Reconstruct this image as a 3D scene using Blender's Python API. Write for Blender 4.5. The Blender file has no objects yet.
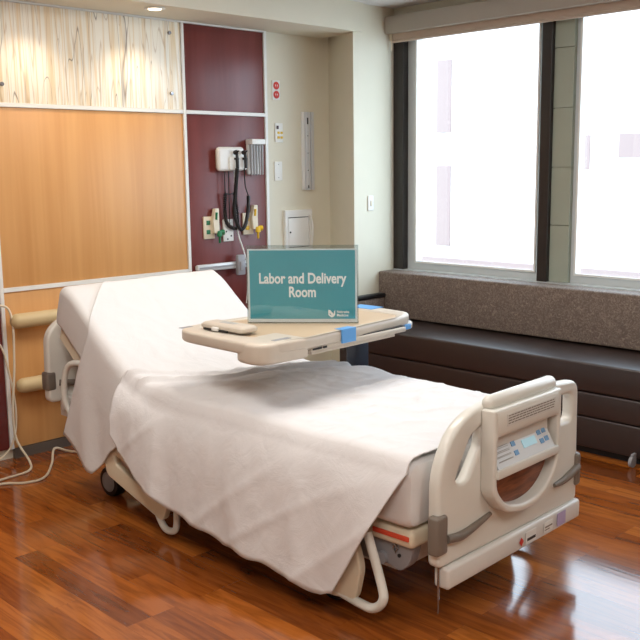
import bpy, bmesh, math, random
from mathutils import Vector, Matrix, noise
R = math.radians
random.seed(7)
S = bpy.context.scene
COL = S.collection
WM = {}
I4 = Matrix.Identity(4)
# ------------------------------------------------------------------ frames
BED = Matrix.Translation((2.30, 1.83, 0)) @ Matrix.Rotation(R(2), 4, 'Z')

# ------------------------------------------------------------------ materials
def srgb(r, g, b):
    f = lambda c: ((c/255+.055)/1.055)**2.4 if c/255 > .04045 else c/255/12.92
    return (f(r), f(g), f(b), 1)
def mat(name, col, rough=.5, metal=0, bump=0, bscale=200, emit=None, **kw):
    m = bpy.data.materials.new(name); m.use_nodes = True
    nt = m.node_tree; b = nt.nodes['Principled BSDF']
    b.inputs['Base Color'].default_value = srgb(*col)
    b.inputs['Roughness'].default_value = rough
    b.inputs['Metallic'].default_value = metal
    for k, v in kw.items():
        b.inputs[k.replace('_', ' ')].default_value = v
    tc = nt.nodes.new('ShaderNodeTexCoord')
    n = nt.nodes.new('ShaderNodeTexNoise'); n.inputs['Scale'].default_value = 6
    nt.links.new(tc.outputs['Object'], n.inputs['Vector'])
    mx = nt.nodes.new('ShaderNodeMixRGB'); mx.blend_type = 'MULTIPLY'; mx.inputs[0].default_value = .07
    mx.inputs[1].default_value = srgb(*col); nt.links.new(n.outputs['Fac'], mx.inputs[2])
    nt.links.new(mx.outputs[0], b.inputs['Base Color'])
    if bump:
        n2 = nt.nodes.new('ShaderNodeTexNoise'); n2.inputs['Scale'].default_value = bscale
        nt.links.new(tc.outputs['Object'], n2.inputs['Vector'])
        bp = nt.nodes.new('ShaderNodeBump'); bp.inputs['Strength'].default_value = bump; bp.inputs['Distance'].default_value = .002
        nt.links.new(n2.outputs['Fac'], bp.inputs['Height']); nt.links.new(bp.outputs[0], b.inputs['Normal'])
    if emit:
        b.inputs['Emission Color'].default_value = srgb(*emit[0]); b.inputs['Emission Strength'].default_value = emit[1]
    return m
def grain(name, c1, c2, scale=(30, 30, 1.2), rough=.4, coat=0):
    m = bpy.data.materials.new(name); m.use_nodes = True
    nt = m.node_tree; N = nt.nodes; Lk = nt.links.new; b = N['Principled BSDF']
    tc = N.new('ShaderNodeTexCoord'); mp = N.new('ShaderNodeMapping'); mp.inputs['Scale'].default_value = scale
    n = N.new('ShaderNodeTexNoise'); n.inputs['Scale'].default_value = 1; n.inputs['Detail'].default_value = 6; n.inputs['Distortion'].default_value = .6
    cr = N.new('ShaderNodeValToRGB'); e = cr.color_ramp.elements
    e[0].position = .3; e[0].color = srgb(*c1); e[1].position = .7; e[1].color = srgb(*c2)
    Lk(tc.outputs['Object'], mp.inputs[0]); Lk(mp.outputs[0], n.inputs['Vector']); Lk(n.outputs['Fac'], cr.inputs[0]); Lk(cr.outputs[0], b.inputs['Base Color'])
    b.inputs['Roughness'].default_value = rough; b.inputs['Coat Weight'].default_value = coat
    return m
def floor_mat():
    m = bpy.data.materials.new('wood_plank_floor'); m.use_nodes = True
    nt = m.node_tree; N = nt.nodes; Lk = nt.links.new; b = N['Principled BSDF']
    tc = N.new('ShaderNodeTexCoord')
    mp = N.new('ShaderNodeMapping'); mp.inputs['Rotation'].default_value = (0, 0, R(90)); mp.inputs['Location'].default_value = (.13, .03, 0)
    Lk(tc.outputs['Object'], mp.inputs[0])
    br = N.new('ShaderNodeTexBrick')
    br.inputs['Color1'].default_value = (0, 0, 0, 1); br.inputs['Color2'].default_value = (1, 1, 1, 1); br.inputs['Mortar'].default_value = (.0, .0, .0, 1)
    br.inputs['Scale'].default_value = 1; br.inputs['Mortar Size'].default_value = .0006; br.inputs['Mortar Smooth'].default_value = 0.3
    br.inputs['Brick Width'].default_value = .85; br.inputs['Row Height'].default_value = .105
    br.offset = .37; br.offset_frequency = 3; br.inputs['Bias'].default_value = 0
    Lk(mp.outputs[0], br.inputs['Vector'])
    cr = N.new('ShaderNodeValToRGB'); e = cr.color_ramp.elements
    e[0].position = 0; e[0].color = srgb(116, 60, 22); e[1].position = 1; e[1].color = srgb(174, 102, 42)
    k = e.new(.5); k.color = srgb(147, 79, 29)
    Lk(br.outputs['Color'], cr.inputs[0])
    # grain
    mp2 = N.new('ShaderNodeMapping'); mp2.inputs['Scale'].default_value = (18, 1.8, 1); Lk(tc.outputs['Object'], mp2.inputs[0])
    ad = N.new('ShaderNodeVectorMath'); ad.operation = 'ADD'
    sc = N.new('ShaderNodeVectorMath'); sc.operation = 'SCALE'; sc.inputs['Scale'].default_value = 9
    Lk(br.outputs['Color'], sc.inputs[0]); Lk(mp2.outputs[0], ad.inputs[0]); Lk(sc.outputs[0], ad.inputs[1])
    n = N.new('ShaderNodeTexNoise'); n.inputs['Scale'].default_value = 1.4; n.inputs['Detail'].default_value = 5; n.inputs['Distortion'].default_value = 1.6
    Lk(ad.outputs[0], n.inputs['Vector'])
    cr2 = N.new('ShaderNodeValToRGB'); e2 = cr2.color_ramp.elements
    e2[0].position = .34; e2[0].color = (.58, .50, .44, 1); e2[1].position = .6; e2[1].color = (1.12, 1.1, 1.05, 1)
    Lk(n.outputs['Fac'], cr2.inputs[0])
    mx = N.new('ShaderNodeMixRGB'); mx.blend_type = 'MULTIPLY'; mx.inputs[0].default_value = .8
    Lk(cr.outputs[0], mx.inputs[1]); Lk(cr2.outputs[0], mx.inputs[2]); Lk(mx.outputs[0], b.inputs['Base Color'])
    b.inputs['Roughness'].default_value = .11
    b.inputs['Specular IOR Level'].default_value = 1.0
    mp3 = N.new('ShaderNodeMapping'); mp3.inputs['Scale'].default_value = (60, 5, 1); Lk(tc.outputs['Object'], mp3.inputs[0])
    n3 = N.new('ShaderNodeTexNoise'); n3.inputs['Scale'].default_value = 1; n3.inputs['Detail'].default_value = 3; Lk(mp3.outputs[0], n3.inputs['Vector'])
    bp = N.new('ShaderNodeBump'); bp.inputs['Strength'].default_value = .2; bp.inputs['Distance'].default_value = .0009
    Lk(n3.outputs['Fac'], bp.inputs['Height']); Lk(bp.outputs[0], b.inputs['Normal'])
    return m
def resin_mat():
    m = bpy.data.materials.new('branch_resin'); m.use_nodes = True
    nt = m.node_tree; N = nt.nodes; Lk = nt.links.new; b = N['Principled BSDF']
    tc = N.new('ShaderNodeTexCoord')
    def strands(sx, sz, dist, w, det, off):
        mp = N.new('ShaderNodeMapping'); mp.inputs['Scale'].default_value = (sx, 1, sz); mp.inputs['Location'].default_value = (off, off, 0)
        n = N.new('ShaderNodeTexNoise'); n.inputs['Scale'].default_value = 1; n.inputs['Detail'].default_value = det; n.inputs['Distortion'].default_value = dist
        Lk(tc.outputs['Object'], mp.inputs[0]); Lk(mp.outputs[0], n.inputs['Vector'])
        s = N.new('ShaderNodeMath'); s.operation = 'SUBTRACT'; s.inputs[1].default_value = .5; Lk(n.outputs['Fac'], s.inputs[0])
        a = N.new('ShaderNodeMath'); a.operation = 'ABSOLUTE'; Lk(s.outputs[0], a.inputs[0])
        d = N.new('ShaderNodeMapRange'); d.inputs['From Min'].default_value = 0; d.inputs['From Max'].default_value = w
        d.inputs['To Min'].default_value = 1; d.inputs['To Max'].default_value = 0; Lk(a.outputs[0], d.inputs[0])
        return d.outputs[0]
    cur = None
    for (args, colr, amt) in (((26, .8, .3, .08, 1, 0), (232, 206, 160), .75), ((22, 1.2, .4, .018, 1, 5), (196, 166, 122), .65),
                              ((20, 1.3, .5, .011, 0, 11), (184, 158, 124), .55), ((13, 1.3, .45, .006, 0, 21), (120, 100, 80), .8)):
        f = strands(*args)
        ml = N.new('ShaderNodeMath'); ml.operation = 'MULTIPLY'; ml.inputs[1].default_value = amt; Lk(f, ml.inputs[0])
        mx = N.new('ShaderNodeMixRGB'); Lk(ml.outputs[0], mx.inputs[0])
        if cur is None: mx.inputs[1].default_value = srgb(250, 244, 230)
        else: Lk(cur, mx.inputs[1])
        mx.inputs[2].default_value = srgb(*colr); cur = mx.outputs[0]
    Lk(cur, b.inputs['Base Color']); b.inputs['Roughness'].default_value = .35
    return m
def pattern_mat():
    m = bpy.data.materials.new('speckled_upholstery'); m.use_nodes = True
    nt = m.node_tree; N = nt.nodes; Lk = nt.links.new; b = N['Principled BSDF']
    tc = N.new('ShaderNodeTexCoord')
    v = N.new('ShaderNodeTexNoise'); v.inputs['Scale'].default_value = 42; v.inputs['Detail'].default_value = 1; v.inputs['Distortion'].default_value = 2.5
    Lk(tc.outputs['Object'], v.inputs['Vector'])
    cr = N.new('ShaderNodeValToRGB'); e = cr.color_ramp.elements
    e[0].position = .42; e[0].color = srgb(108, 94, 86); e[1].position = .75; e[1].color = srgb(150, 136, 124)
    Lk(v.outputs['Fac'], cr.inputs[0]); Lk(cr.outputs[0], b.inputs['Base Color']); b.inputs['Roughness'].default_value = .75
    return m
def cloth_mat(name, col, s=1.0):
    m = bpy.data.materials.new(name); m.use_nodes = True
    nt = m.node_tree; N = nt.nodes; Lk = nt.links.new; b = N['Principled BSDF']
    b.inputs['Base Color'].default_value = srgb(*col); b.inputs['Roughness'].default_value = .95; b.inputs['Sheen Weight'].default_value = .1
    tc = N.new('ShaderNodeTexCoord')
    n = N.new('ShaderNodeTexNoise'); n.inputs['Scale'].default_value = 7*s; n.inputs['Detail'].default_value = 6; n.inputs['Roughness'].default_value = .62; n.inputs['Distortion'].default_value = .9
    n2 = N.new('ShaderNodeTexNoise'); n2.inputs['Scale'].default_value = 260; n2.inputs['Detail'].default_value = 1
    Lk(tc.outputs['Object'], n.inputs['Vector']); Lk(tc.outputs['Object'], n2.inputs['Vector'])
    b1 = N.new('ShaderNodeBump'); b1.inputs['Strength'].default_value = .3; b1.inputs['Distance'].default_value = .012
    b2 = N.new('ShaderNodeBump'); b2.inputs['Strength'].default_value = .25; b2.inputs['Distance'].default_value = .001
    Lk(n.outputs['Fac'], b1.inputs['Height']); Lk(n2.outputs['Fac'], b2.inputs['Height']); Lk(b1.outputs[0], b2.inputs['Normal']); Lk(b2.outputs[0], b.inputs['Normal'])
    return m

PAINT = mat('wall_paint', (226, 221, 202), .6, bump=.1, bscale=300)
CEIL = mat('ceiling_tile', (222, 220, 218), .9)
MAPLE = grain('maple_veneer', (206, 150, 90), (218, 164, 104), (17, 17, .7), .42)
MAROON = grain('maroon_laminate', (104, 42, 38), (116, 52, 48), (14, 14, 1.5), .34)
RESIN = resin_mat()
ALU = mat('brushed_aluminium', (232, 232, 228), .35, .0)
ALUD = mat('rail_metal', (212, 215, 218), .3, .2)
FLOOR = floor_mat()
BASEB = mat('vinyl_base', (96, 84, 74), .5)
IVORY = mat('ivory_plastic', (222, 220, 212), .3)
IVORYL = mat('pale_plastic', (220, 217, 212), .35)
BEIGE = mat('bumper_beige', (206, 184, 140), .5)
GREYP = mat('grey_rubber', (122, 112, 102), .45)
DGREY = mat('dark_slot', (40, 38, 38), .5)
BLACK = mat('black_rubber', (18, 18, 20), .4)
WHITEP = mat('white_plastic', (236, 236, 232), .35)
LIN = cloth_mat('white_linen', (218, 216, 216))
LIN2 = cloth_mat('white_cotton_blanket', (220, 218, 219), 1.2)
LIN3 = cloth_mat('white_fitted_cotton', (218, 216, 215), .6)
VINYL = mat('dark_brown_vinyl', (50, 37, 34), .42, bump=.2, bscale=60, Specular_IOR_Level=.7)
VINYLD = mat('toe_kick', (22, 18, 17), .6)
PATT = pattern_mat()
WOODIN = grain('dark_wood_inset', (84, 42, 26), (146, 84, 54), (10, 10, 70), .3)
BRONZE = mat('dark_bronze', (42, 36, 34), .4)
FRAMEW = mat('window_frame_grey', (205, 212, 214), .3)
PIER = mat('pier_greenish', (164, 172, 158), .25)
TEAL = mat('teal_poster', (84, 182, 198), .3)
WTEXT = mat('white_print', (245, 248, 248), .4)
RED = mat('red_print', (205, 50, 40), .5)
ORANGE = mat('red_orange_trim', (224, 82, 55), .45)
YEL = mat('yellow_plastic', (232, 190, 40), .4)
GRN = mat('green_plastic', (30, 120, 78), .4)
TAPE = mat('blue_tape', (96, 160, 222), .6)
CREAM = mat('cream_plate', (226, 214, 190), .4)
TABTOP = mat('table_laminate', (200, 176, 146), .38)
TABR = mat('table_rim', (206, 196, 182), .35)
POST = mat('blue_grey_post', (44, 50, 64), .35, .2)
SCREEN = mat('display_pane', (178, 214, 226), .2, emit=((150, 205, 225), .25))
BTN = mat('blue_button', (112, 160, 205), .4)
LABEL = mat('label_print', (180, 180, 178), .5)
PURP = mat('lilac_sticker', (178, 166, 205), .5)
DISPENSE = mat('specula_tube', (168, 168, 170), .3)
BLINDM = mat('blind_fabric', (196, 178, 162), .85)
FASCIA = mat('fascia_grey', (176, 168, 156), .5)
OUTW = mat('pale_facade', (190, 190, 190), .9)
OUTP = mat('facade_window', (122, 108, 106), .6)
GROUND = mat('pale_paving', (190, 188, 184), .9)
STEEL = mat('steel', (160, 160, 165), .25, .9)
GREYM = mat('mechanism_grey', (150, 150, 155), .5)
def glass(name, rough=0, tint=(1, 1, 1, 1), fac=.08):
    m = bpy.data.materials.new(name); m.use_nodes = True
    nt = m.node_tree; N = nt.nodes
    for n in list(N): N.remove(n)
    o = N.new('ShaderNodeOutputMaterial'); t = N.new('ShaderNodeBsdfTransparent'); g = N.new('ShaderNodeBsdfGlossy'); x = N.new('ShaderNodeMixShader')
    t.inputs[0].default_value = tint; g.inputs['Roughness'].default_value = .03; x.inputs[0].default_value = fac
    nt.links.new(t.outputs[0], x.inputs[1]); nt.links.new(g.outputs[0], x.inputs[2]); nt.links.new(x.outputs[0], o.inputs[0])
    return m
GLASS = glass('window_glass', fac=.04)
ACRYL = glass('clear_acrylic', tint=(.9, .93, .94, 1), fac=.07)
LAMP = mat('lamp_lens', (255, 250, 235), .5, emit=((255, 236, 200), 9))
FILL = mat('fill_lamp_lens', (255, 252, 245), .5, emit=((255, 246, 232), 3))  # glowing face of the added ceiling fill lamps

# ------------------------------------------------------------------ builders
class G:
    def __init__(s): s.bm = bmesh.new()
    def box(s, a, b, bev=0, seg=2, rot=None):
        a = Vector(a); b = Vector(b); c = (a+b)/2; d = b-a
        r = bmesh.ops.create_cube(s.bm, size=1)
        vs = r['verts']
        for v in vs: v.co = Vector((v.co.x*abs(d.x), v.co.y*abs(d.y), v.co.z*abs(d.z)))
        if bev:
            es = list({e for v in vs for e in v.link_edges})
            rr = bmesh.ops.bevel(s.bm, geom=es, offset=bev, segments=seg, affect='EDGES', profile=.5)
            vs = list({v for f in rr['faces'] for v in f.verts} | {v for v in vs if v.is_valid})
        M = Matrix.Translation(c) @ (rot.to_4x4() if rot else I4)
        bmesh.ops.transform(s.bm, matrix=M, verts=vs)
        return s
    def tube(s, pts, r, seg=12, closed=False, caps=True, smooth=0):
        pts = [Vector(p) for p in pts]
        n0 = len(pts)
        if smooth: pts = spline(pts, smooth, closed)
        n = len(pts); rings = []
        rs = list(r) if isinstance(r, (list, tuple)) else [r]*n
        if len(rs) != n:
            rs = [rs[min(int(i*(n0-1)/(n-1)), n0-2)]*(1-(i*(n0-1)/(n-1)-min(int(i*(n0-1)/(n-1)), n0-2)))+rs[min(int(i*(n0-1)/(n-1)), n0-2)+1]*(i*(n0-1)/(n-1)-min(int(i*(n0-1)/(n-1)), n0-2)) for i in range(n)]
        up = Vector((0, 0, 1)); prev = None
        for i, p in enumerate(pts):
            if closed: t = pts[(i+1) % n]-pts[i-1]
            else: t = pts[min(i+1, n-1)]-pts[max(i-1, 0)]
            t.normalize()
            if prev is None:
                x = t.cross(up)
                if x.length < .1: x = t.cross(Vector((1, 0, 0)))
            else: x = prev-t*prev.dot(t)
            x.normalize(); prev = x; y = t.cross(x)
            rings.append([s.bm.verts.new(p+(x*math.cos(a)+y*math.sin(a))*rs[i]) for a in [2*math.pi*k/seg for k in range(seg)]])
        m = n if closed else n-1
        for i in range(m):
            A = rings[i]; B = rings[(i+1) % n]
            for k in range(seg): s.bm.faces.new((A[k], A[(k+1) % seg], B[(k+1) % seg], B[k]))
        if caps and not closed:
            s.bm.faces.new(rings[0][::-1]); s.bm.faces.new(rings[-1])
        return s
    def capsule(s, p0, p1, r, seg=16):
        p0 = Vector(p0); p1 = Vector(p1); d = (p1-p0).normalized()
        P = []; Q = []
        for k in range(5):
            a = math.pi/2*k/4; P.append(p0-d*r*math.cos(a)); Q.append(max(.0005, r*math.sin(a)))
        for k in range(5):
            a = math.pi/2*k/4; P.append(p1+d*r*math.sin(a)); Q.append(max(.0005, r*math.cos(a)))
        return s.tube(P, Q, seg)
    def lathe(s, c, axis, prof, seg=24):      # prof: list of (along axis, radius)
        c = Vector(c); d = Vector(axis).normalized()
        return s.tube([c+d*h for h, r in prof], [max(.0004, r) for h, r in prof], seg)
    def grid(s, P):
        rows = [[s.bm.verts.new(p) for p in row] for row in P]
        for i in range(len(rows)-1):
            for j in range(len(rows[0])-1):
                s.bm.faces.new((rows[i][j], rows[i][j+1], rows[i+1][j+1], rows[i+1][j]))
        return s
    def plate(s, loops, depth, M, bev=0):     # 2D outline with holes, thickness depth centred on plane, placed by M
        me = curve_mesh(loops, depth/2-bev, bev); me.transform(M); s.bm.from_mesh(me); bpy.data.meshes.remove(me); return s
def spline(pts, k, closed=False):
    out = []; n = len(pts)
    for i in range(n if closed else n-1):
        p0 = pts[(i-1) % n] if closed or i > 0 else pts[0]; p1 = pts[i]; p2 = pts[(i+1) % n]; p3 = pts[(i+2) % n] if closed or i+2 < n else pts[-1]
        for j in range(k):
            t = j/k
            out.append(.5*((2*p1)+(-p0+p2)*t+(2*p0-5*p1+4*p2-p3)*t*t+(-p0+3*p1-3*p2+p3)*t**3))
    if not closed: out.append(pts[-1])
    return out
def rp(pts, seg=6):                           # rounded polygon; pts (x, y, r)
    out = []; n = len(pts)
    for i in range(n):
        p = Vector(pts[i][:2]); a = Vector(pts[i-1][:2]); b = Vector(pts[(i+1) % n][:2]); r = pts[i][2]
        if r <= 0: out.append(tuple(p)); continue
        da = (a-p).normalized(); db = (b-p).normalized()
        r = min(r, (a-p).length*.49, (b-p).length*.49)
        q0 = p+da*r; q1 = p+db*r
        for k in range(seg+1):
            t = k/seg; q = q0*(1-t)**2+p*2*t*(1-t)+q1*t*t; out.append((q.x, q.y))
    return out
def curve_mesh(loops, extrude, bev):
    cu = bpy.data.curves.new('c', 'CURVE'); cu.dimensions = '2D'; cu.fill_mode = 'BOTH'
    cu.extrude = max(extrude, 0); cu.bevel_depth = bev; cu.bevel_resolution = 3; cu.offset = -bev
    for lp in loops:
        sp = cu.splines.new('POLY'); sp.points.add(len(lp)-1); sp.use_cyclic_u = True
        for i, p in enumerate(lp): sp.points[i].co = (p[0], p[1], 0, 1)
    o = bpy.data.objects.new('c', cu); COL.objects.link(o)
    dg = bpy.context.evaluated_depsgraph_get(); me = bpy.data.meshes.new_from_object(o.evaluated_get(dg))
    bpy.data.objects.remove(o); bpy.data.curves.remove(cu); return me
def text_mesh(body, size, ext=.0004, off=0, sx=1.0, align='CENTER'):
    cu = bpy.data.curves.new('t', 'FONT'); cu.body = body; cu.size = size; cu.extrude = ext; cu.offset = off; cu.resolution_u = 5; cu.align_x = align
    o = bpy.data.objects.new('t', cu); COL.objects.link(o)
    dg = bpy.context.evaluated_depsgraph_get(); me = bpy.data.meshes.new_from_object(o.evaluated_get(dg))
    bpy.data.objects.remove(o); bpy.data.curves.remove(cu); me.transform(Matrix.Diagonal((sx, 1, 1, 1))); return me
XZ = Matrix(((1, 0, 0, 0), (0, 0, -1, 0), (0, 1, 0, 0), (0, 0, 0, 1)))   # x->x, y->z, depth along y
def XZat(y): return Matrix.Translation((0, y, 0)) @ XZ
YZ = Matrix(((0, 0, 1, 0), (1, 0, 0, 0), (0, 1, 0, 0), (0, 0, 0, 1)))
def YZat(x): return Matrix.Translation((x, 0, 0)) @ YZ

def finish(me, smooth):
    bm = bmesh.new(); bm.from_mesh(me); bmesh.ops.remove_doubles(bm, verts=bm.verts, dist=1e-5)
    bmesh.ops.recalc_face_normals(bm, faces=bm.faces)
    for f in bm.faces: f.smooth = smooth
    for e in bm.edges:
        if len(e.link_faces) == 2 and e.calc_face_angle(0) > R(38): e.smooth = False
    bm.to_mesh(me); bm.free()
def build(g, name, m, parent=None, frame=I4, origin=(0, 0, 0), smooth=True, label=None, **tags):
    me = bpy.data.meshes.new(name); g.bm.to_mesh(me); g.bm.free(); me.transform(frame); finish(me, smooth)
    o = bpy.data.objects.new(name, me); COL.objects.link(o); me.materials.append(m)
    if parent:
        o.parent = parent; WM[o.name] = WM[parent.name]
    else:
        M = frame @ Matrix.Translation(origin); o.matrix_world = M; WM[o.name] = M
    me.transform(WM[o.name].inverted())
    if label: o['label'] = label
    for k, v in tags.items(): o[k] = v
    return o
def thing(name, label, cat, origin=(0, 0, 0), frame=I4, group=None):
    o = bpy.data.objects.new(name, None); COL.objects.link(o); o.empty_display_size = .05
    M = frame @ Matrix.Translation(origin); o.matrix_world = M; WM[o.name] = M
    o['label'] = label; o['category'] = cat
    if group: o['group'] = group
    return o
def struct(g, name, m, smooth=False, origin=(0, 0, 0)):
    return build(g, name, m, smooth=smooth, origin=origin, kind='structure')

HY, WX, CY, CX, SZ, CZ = 4.83, 5.13, 4.45, 4.715, 2.50, 2.69     # head wall, window wall, column face, column edge, soffit and ceiling heights
LX, BY = -2.2, -2.6
# ------------------------------------------------------------------ room shell
struct(G().box((LX-.1, BY-.1, -.1), (WX+.3, HY+.1, 0)), 'floor', FLOOR)
struct(G().box((LX-.1, BY-.1, CZ), (WX+.3, HY+.1, CZ+.12)), 'ceiling', CEIL)
struct(G().box((LX-.1, HY, 0), (4.86, HY+.1, CZ)), 'wall_head', PAINT)
struct(G().plate([[(CX, CY), (WX+.3, CY), (WX+.3, HY+.1), (4.86, HY+.1), (4.86, HY)]], CZ, Matrix.Translation((0, 0, CZ/2))), 'wall_column', PAINT)
struct(G().box((LX, CY-.03, SZ), (4.785, HY, CZ)), 'wall_soffit', PAINT)
struct(G().box((LX-.1, BY, 0), (LX, HY, CZ)), 'wall_left', PAINT)
struct(G().box((LX, BY-.1, 0), (WX+.3, BY, CZ)), 'wall_rear', PAINT)
WT, WB = 2.56, .85
g = G().box((WX, BY, 0), (WX+.3, CY, WB)).box((WX, BY, WT), (WX+.3, CY, CZ)).box((WX, BY, WB), (WX+.3, .95, WT))
struct(g, 'wall_window', PAINT)
struct(G().box((WX-.004, .95, WB), (WX+.16, CY, WB+.012)), 'trim_1', FRAMEW)          # sill strip
struct(G().box((2.293, HY-.03, .0), (4.235, HY-.0, .058)), 'baseboard_head', BASEB)
# windows
def window(name, y0, y1, wl, wr):
    x0, x1, w = WX+.06, WX+.12, .045
    z0, z1 = WB+.012, WT
    f = struct(G().plate([[(y0, z0), (y1, z0), (y1, z1), (y0, z1)], [(y0+wr, z0+.05), (y1-wl, z0+.05), (y1-wl, z1-w), (y0+wr, z1-w)]], .07, YZat((x0+x1)/2)), name, FRAMEW)
    build(G().box((x0+.025, y0+wr, z0+.05), (x0+.031, y1-wl, z1-w)), 'window_pane', GLASS, f, smooth=False)
    build(G().plate([[(y0+wr-.001, z0+.049), (y1-wl+.001, z0+.049), (y1-wl+.001, z1-w+.001), (y0+wr-.001, z1-w+.001)],
                     [(y0+wr+.012, z0+.062), (y1-wl-.012, z0+.062), (y1-wl-.012, z1-w-.012), (y0+wr+.012, z1-w-.012)]], .012, YZat(x0-.012)), 'glazing_bead', WHITEP, f, smooth=False)
    return f
window('window_1', 3.245, 4.37, .085, .035)
window('window_2', 1.0, 3.03, .03, .04)
struct(G().box((WX+.0, 4.36, WB+.012), (WX+.12, CY, WT)), 'trim_2', BRONZE)
struct(G().box((WX+.0, 3.17, WB+.012), (WX+.12, 3.242, WT), .004), 'trim_3', BRONZE)
g = G()
for k in range(5):
    z0 = WB+.012+k*.36; g.box((WX+.03, 3.034, z0+.002), (WX+.15, 3.168, min(z0+.358, WT)))
g.box((WX+.05, 3.032, WB+.012), (WX+.14, 3.17, WT))
struct(g, 'trim_4', PIER)
# ------------------------------------------------------------------ roller blind
t = thing('roller_blind', 'raised beige roller blind with grey fascia along the top of the window', 'blind', (5.03, 2.7, 2.51))
build(G().box((5.03, .9, 2.512), (5.125, CY-.004, 2.625), .004), 'fascia', FASCIA, t)
build(G().box((5.085, .92, 2.46), (5.095, CY-.03, 2.53)).capsule((5.09, .93, 2.462), (5.09, CY-.035, 2.462), .011), 'blind_fabric', BLINDM, t)
build(G().tube([(5.08, CY-.025, 2.40), (5.08, CY-.025, 2.51)], .006, 8).box((5.075, CY-.03, 2.47), (5.1, CY-.01, 2.515)), 'bracket', CREAM, t)
# ------------------------------------------------------------------ head wall panels
px0, px1, px2 = 2.28, 3.555, 4.23
def panel(nm, x0, x1, z0, z1, m, label, cat='wall panel'):
    return build(G().box((x0, HY-.02, z0), (x1, HY-.0005, z1), .002), nm, m, origin=((x0+x1)/2, HY, z0), label=label, category=cat)
resin = thing('resin_panel', 'backlit-looking cream resin panel with thin embedded branches, top of the head wall', 'wall panel', (2.9, HY, 1.965))
resin['label'] = 'cream resin panel with thin embedded branches at the top of the head wall'
build(G().box((px0+.012, HY-.022, 1.965), (px1-.012, HY-.001, 2.488), .002), 'panel_sheet', RESIN, resin)
for x in (2.36, 3.46):
    for z in (2.42, 2.06):
        build(G().lathe((x, HY-.022, z), (0, -1, 0), [(0, .011), (.012, .011), (.014, .009), (.0141, .0)], 16), 'standoff', STEEL, resin)
panel('maple_panel', px0+.012, px1-.012, .968, 1.94, MAPLE, 'large maple veneer panel behind the head of the bed')
panel('maple_panel', px0+.012, px1-.012, .06, .942, MAPLE, 'lower maple veneer panel reaching down to the floor behind the headboard')
panel('maroon_panel', px1+.012, px2-.012, 1.965, 2.488, MAROON, 'upper maroon laminate panel above the diagnostic set')
panel('maroon_panel', px1+.012, px2-.012, .06, 1.94, MAROON, 'tall maroon laminate panel carrying the diagnostic set and gas outlets')
panel('maroon_panel', 1.0, px0-.012, .06, 2.488, MAROON, 'maroon panel at the left edge of the picture behind hanging cables')
n = 5
def trim(a, b):
    global n
    struct(G().box(a, b, .002), 'trim_%d' % n, ALU); n += 1
for x in (px0, px1): trim((x-.011, HY-.03, .058), (x+.011, HY-.001, 2.489))
trim((px2-.011, HY-.03, .0), (px2+.013, HY-.001, 2.489))
trim((1.0, HY-.03, 2.489), (px2+.013, HY-.001, 2.4995))
trim((px0+.0115, HY-.03, 1.941), (px1-.0115, HY-.001, 1.964))
trim((px1+.0115, HY-.03, 1.941), (px2-.0115, HY-.001, 1.964))
trim((px0+.0115, HY-.03, .943), (px1-.0115, HY-.001, .967))
# ------------------------------------------------------------------ downlights and added ceiling fill lamps
def downlight(x, y, label, energy):
    t = thing('downlight', label, 'ceiling light', (x, y, SZ), group='recessed downlights in the soffit')
    build(G().lathe((x, y, SZ-.001), (0, 0, -1), [(0, .06), (.004, .06), (.006, .055), (.0062, .045), (.002, .043), (.0019, .0)], 32), 'trim_ring', WHITEP, t)
    build(G().lathe((x, y, SZ-.0035), (0, 0, -1), [(0, .041), (.003, .040), (.006, .030), (.008, 0)], 32), 'lens', LAMP, t)
    l = bpy.data.lights.new('downlight_lamp', 'SPOT'); l.energy = energy; l.color = (1, .80, .56); l.spot_size = R(112); l.spot_blend = .9; l.shadow_soft_size = .035
    o = bpy.data.objects.new('downlight_lamp', l); COL.objects.link(o); o.location = (x, y, SZ-.02); o.rotation_euler = (R(9), 0, 0)
downlight(3.17, 4.53, 'round recessed downlight in the soffit above the resin panel', 15)
downlight(2.50, 4.53, 'recessed downlight just outside the left of the frame above the resin panel', 15)
def fill_panel(x, y, e, label):  # unseen ceiling panel with area light, added to brighten walls and bed
    t = thing('fill_lamp', label, 'ceiling light', (x, y, CZ), group='added fill lamps on the ceiling')
    build(G().plate([[(x-.32, y-.62), (x+.32, y-.62), (x+.32, y+.62), (x-.32, y+.62)], [(x-.29, y-.59), (x+.29, y-.59), (x+.29, y+.59), (x-.29, y+.59)]], .02, Matrix.Translation((0, 0, CZ-.011))), 'frame', WHITEP, t, smooth=False)
    build(G().box((x-.29, y-.59, CZ-.012), (x+.29, y+.59, CZ-.002)), 'lens', FILL, t, smooth=False)
    l = bpy.data.lights.new('fill_lamp_light', 'AREA'); l.shape = 'RECTANGLE'; l.size = .56; l.size_y = 1.16; l.energy = e; l.color = (1, .965, .915)
    o = bpy.data.objects.new('fill_lamp_light', l); COL.objects.link(o); o.location = (x, y, CZ-.02)
fill_panel(2.9, 2.9, 22, 'added ceiling fill lamp above the bed, closest to the head wall')
fill_panel(1.1, 2.7, 24, 'added ceiling fill lamp on the near side of the bed')
fill_panel(.3, .3, 44, 'added ceiling fill lamp above where the picture was taken')
fill_panel(2.6, -.6, 22, 'added ceiling fill lamp closest to the window wall, behind the camera')

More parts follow.
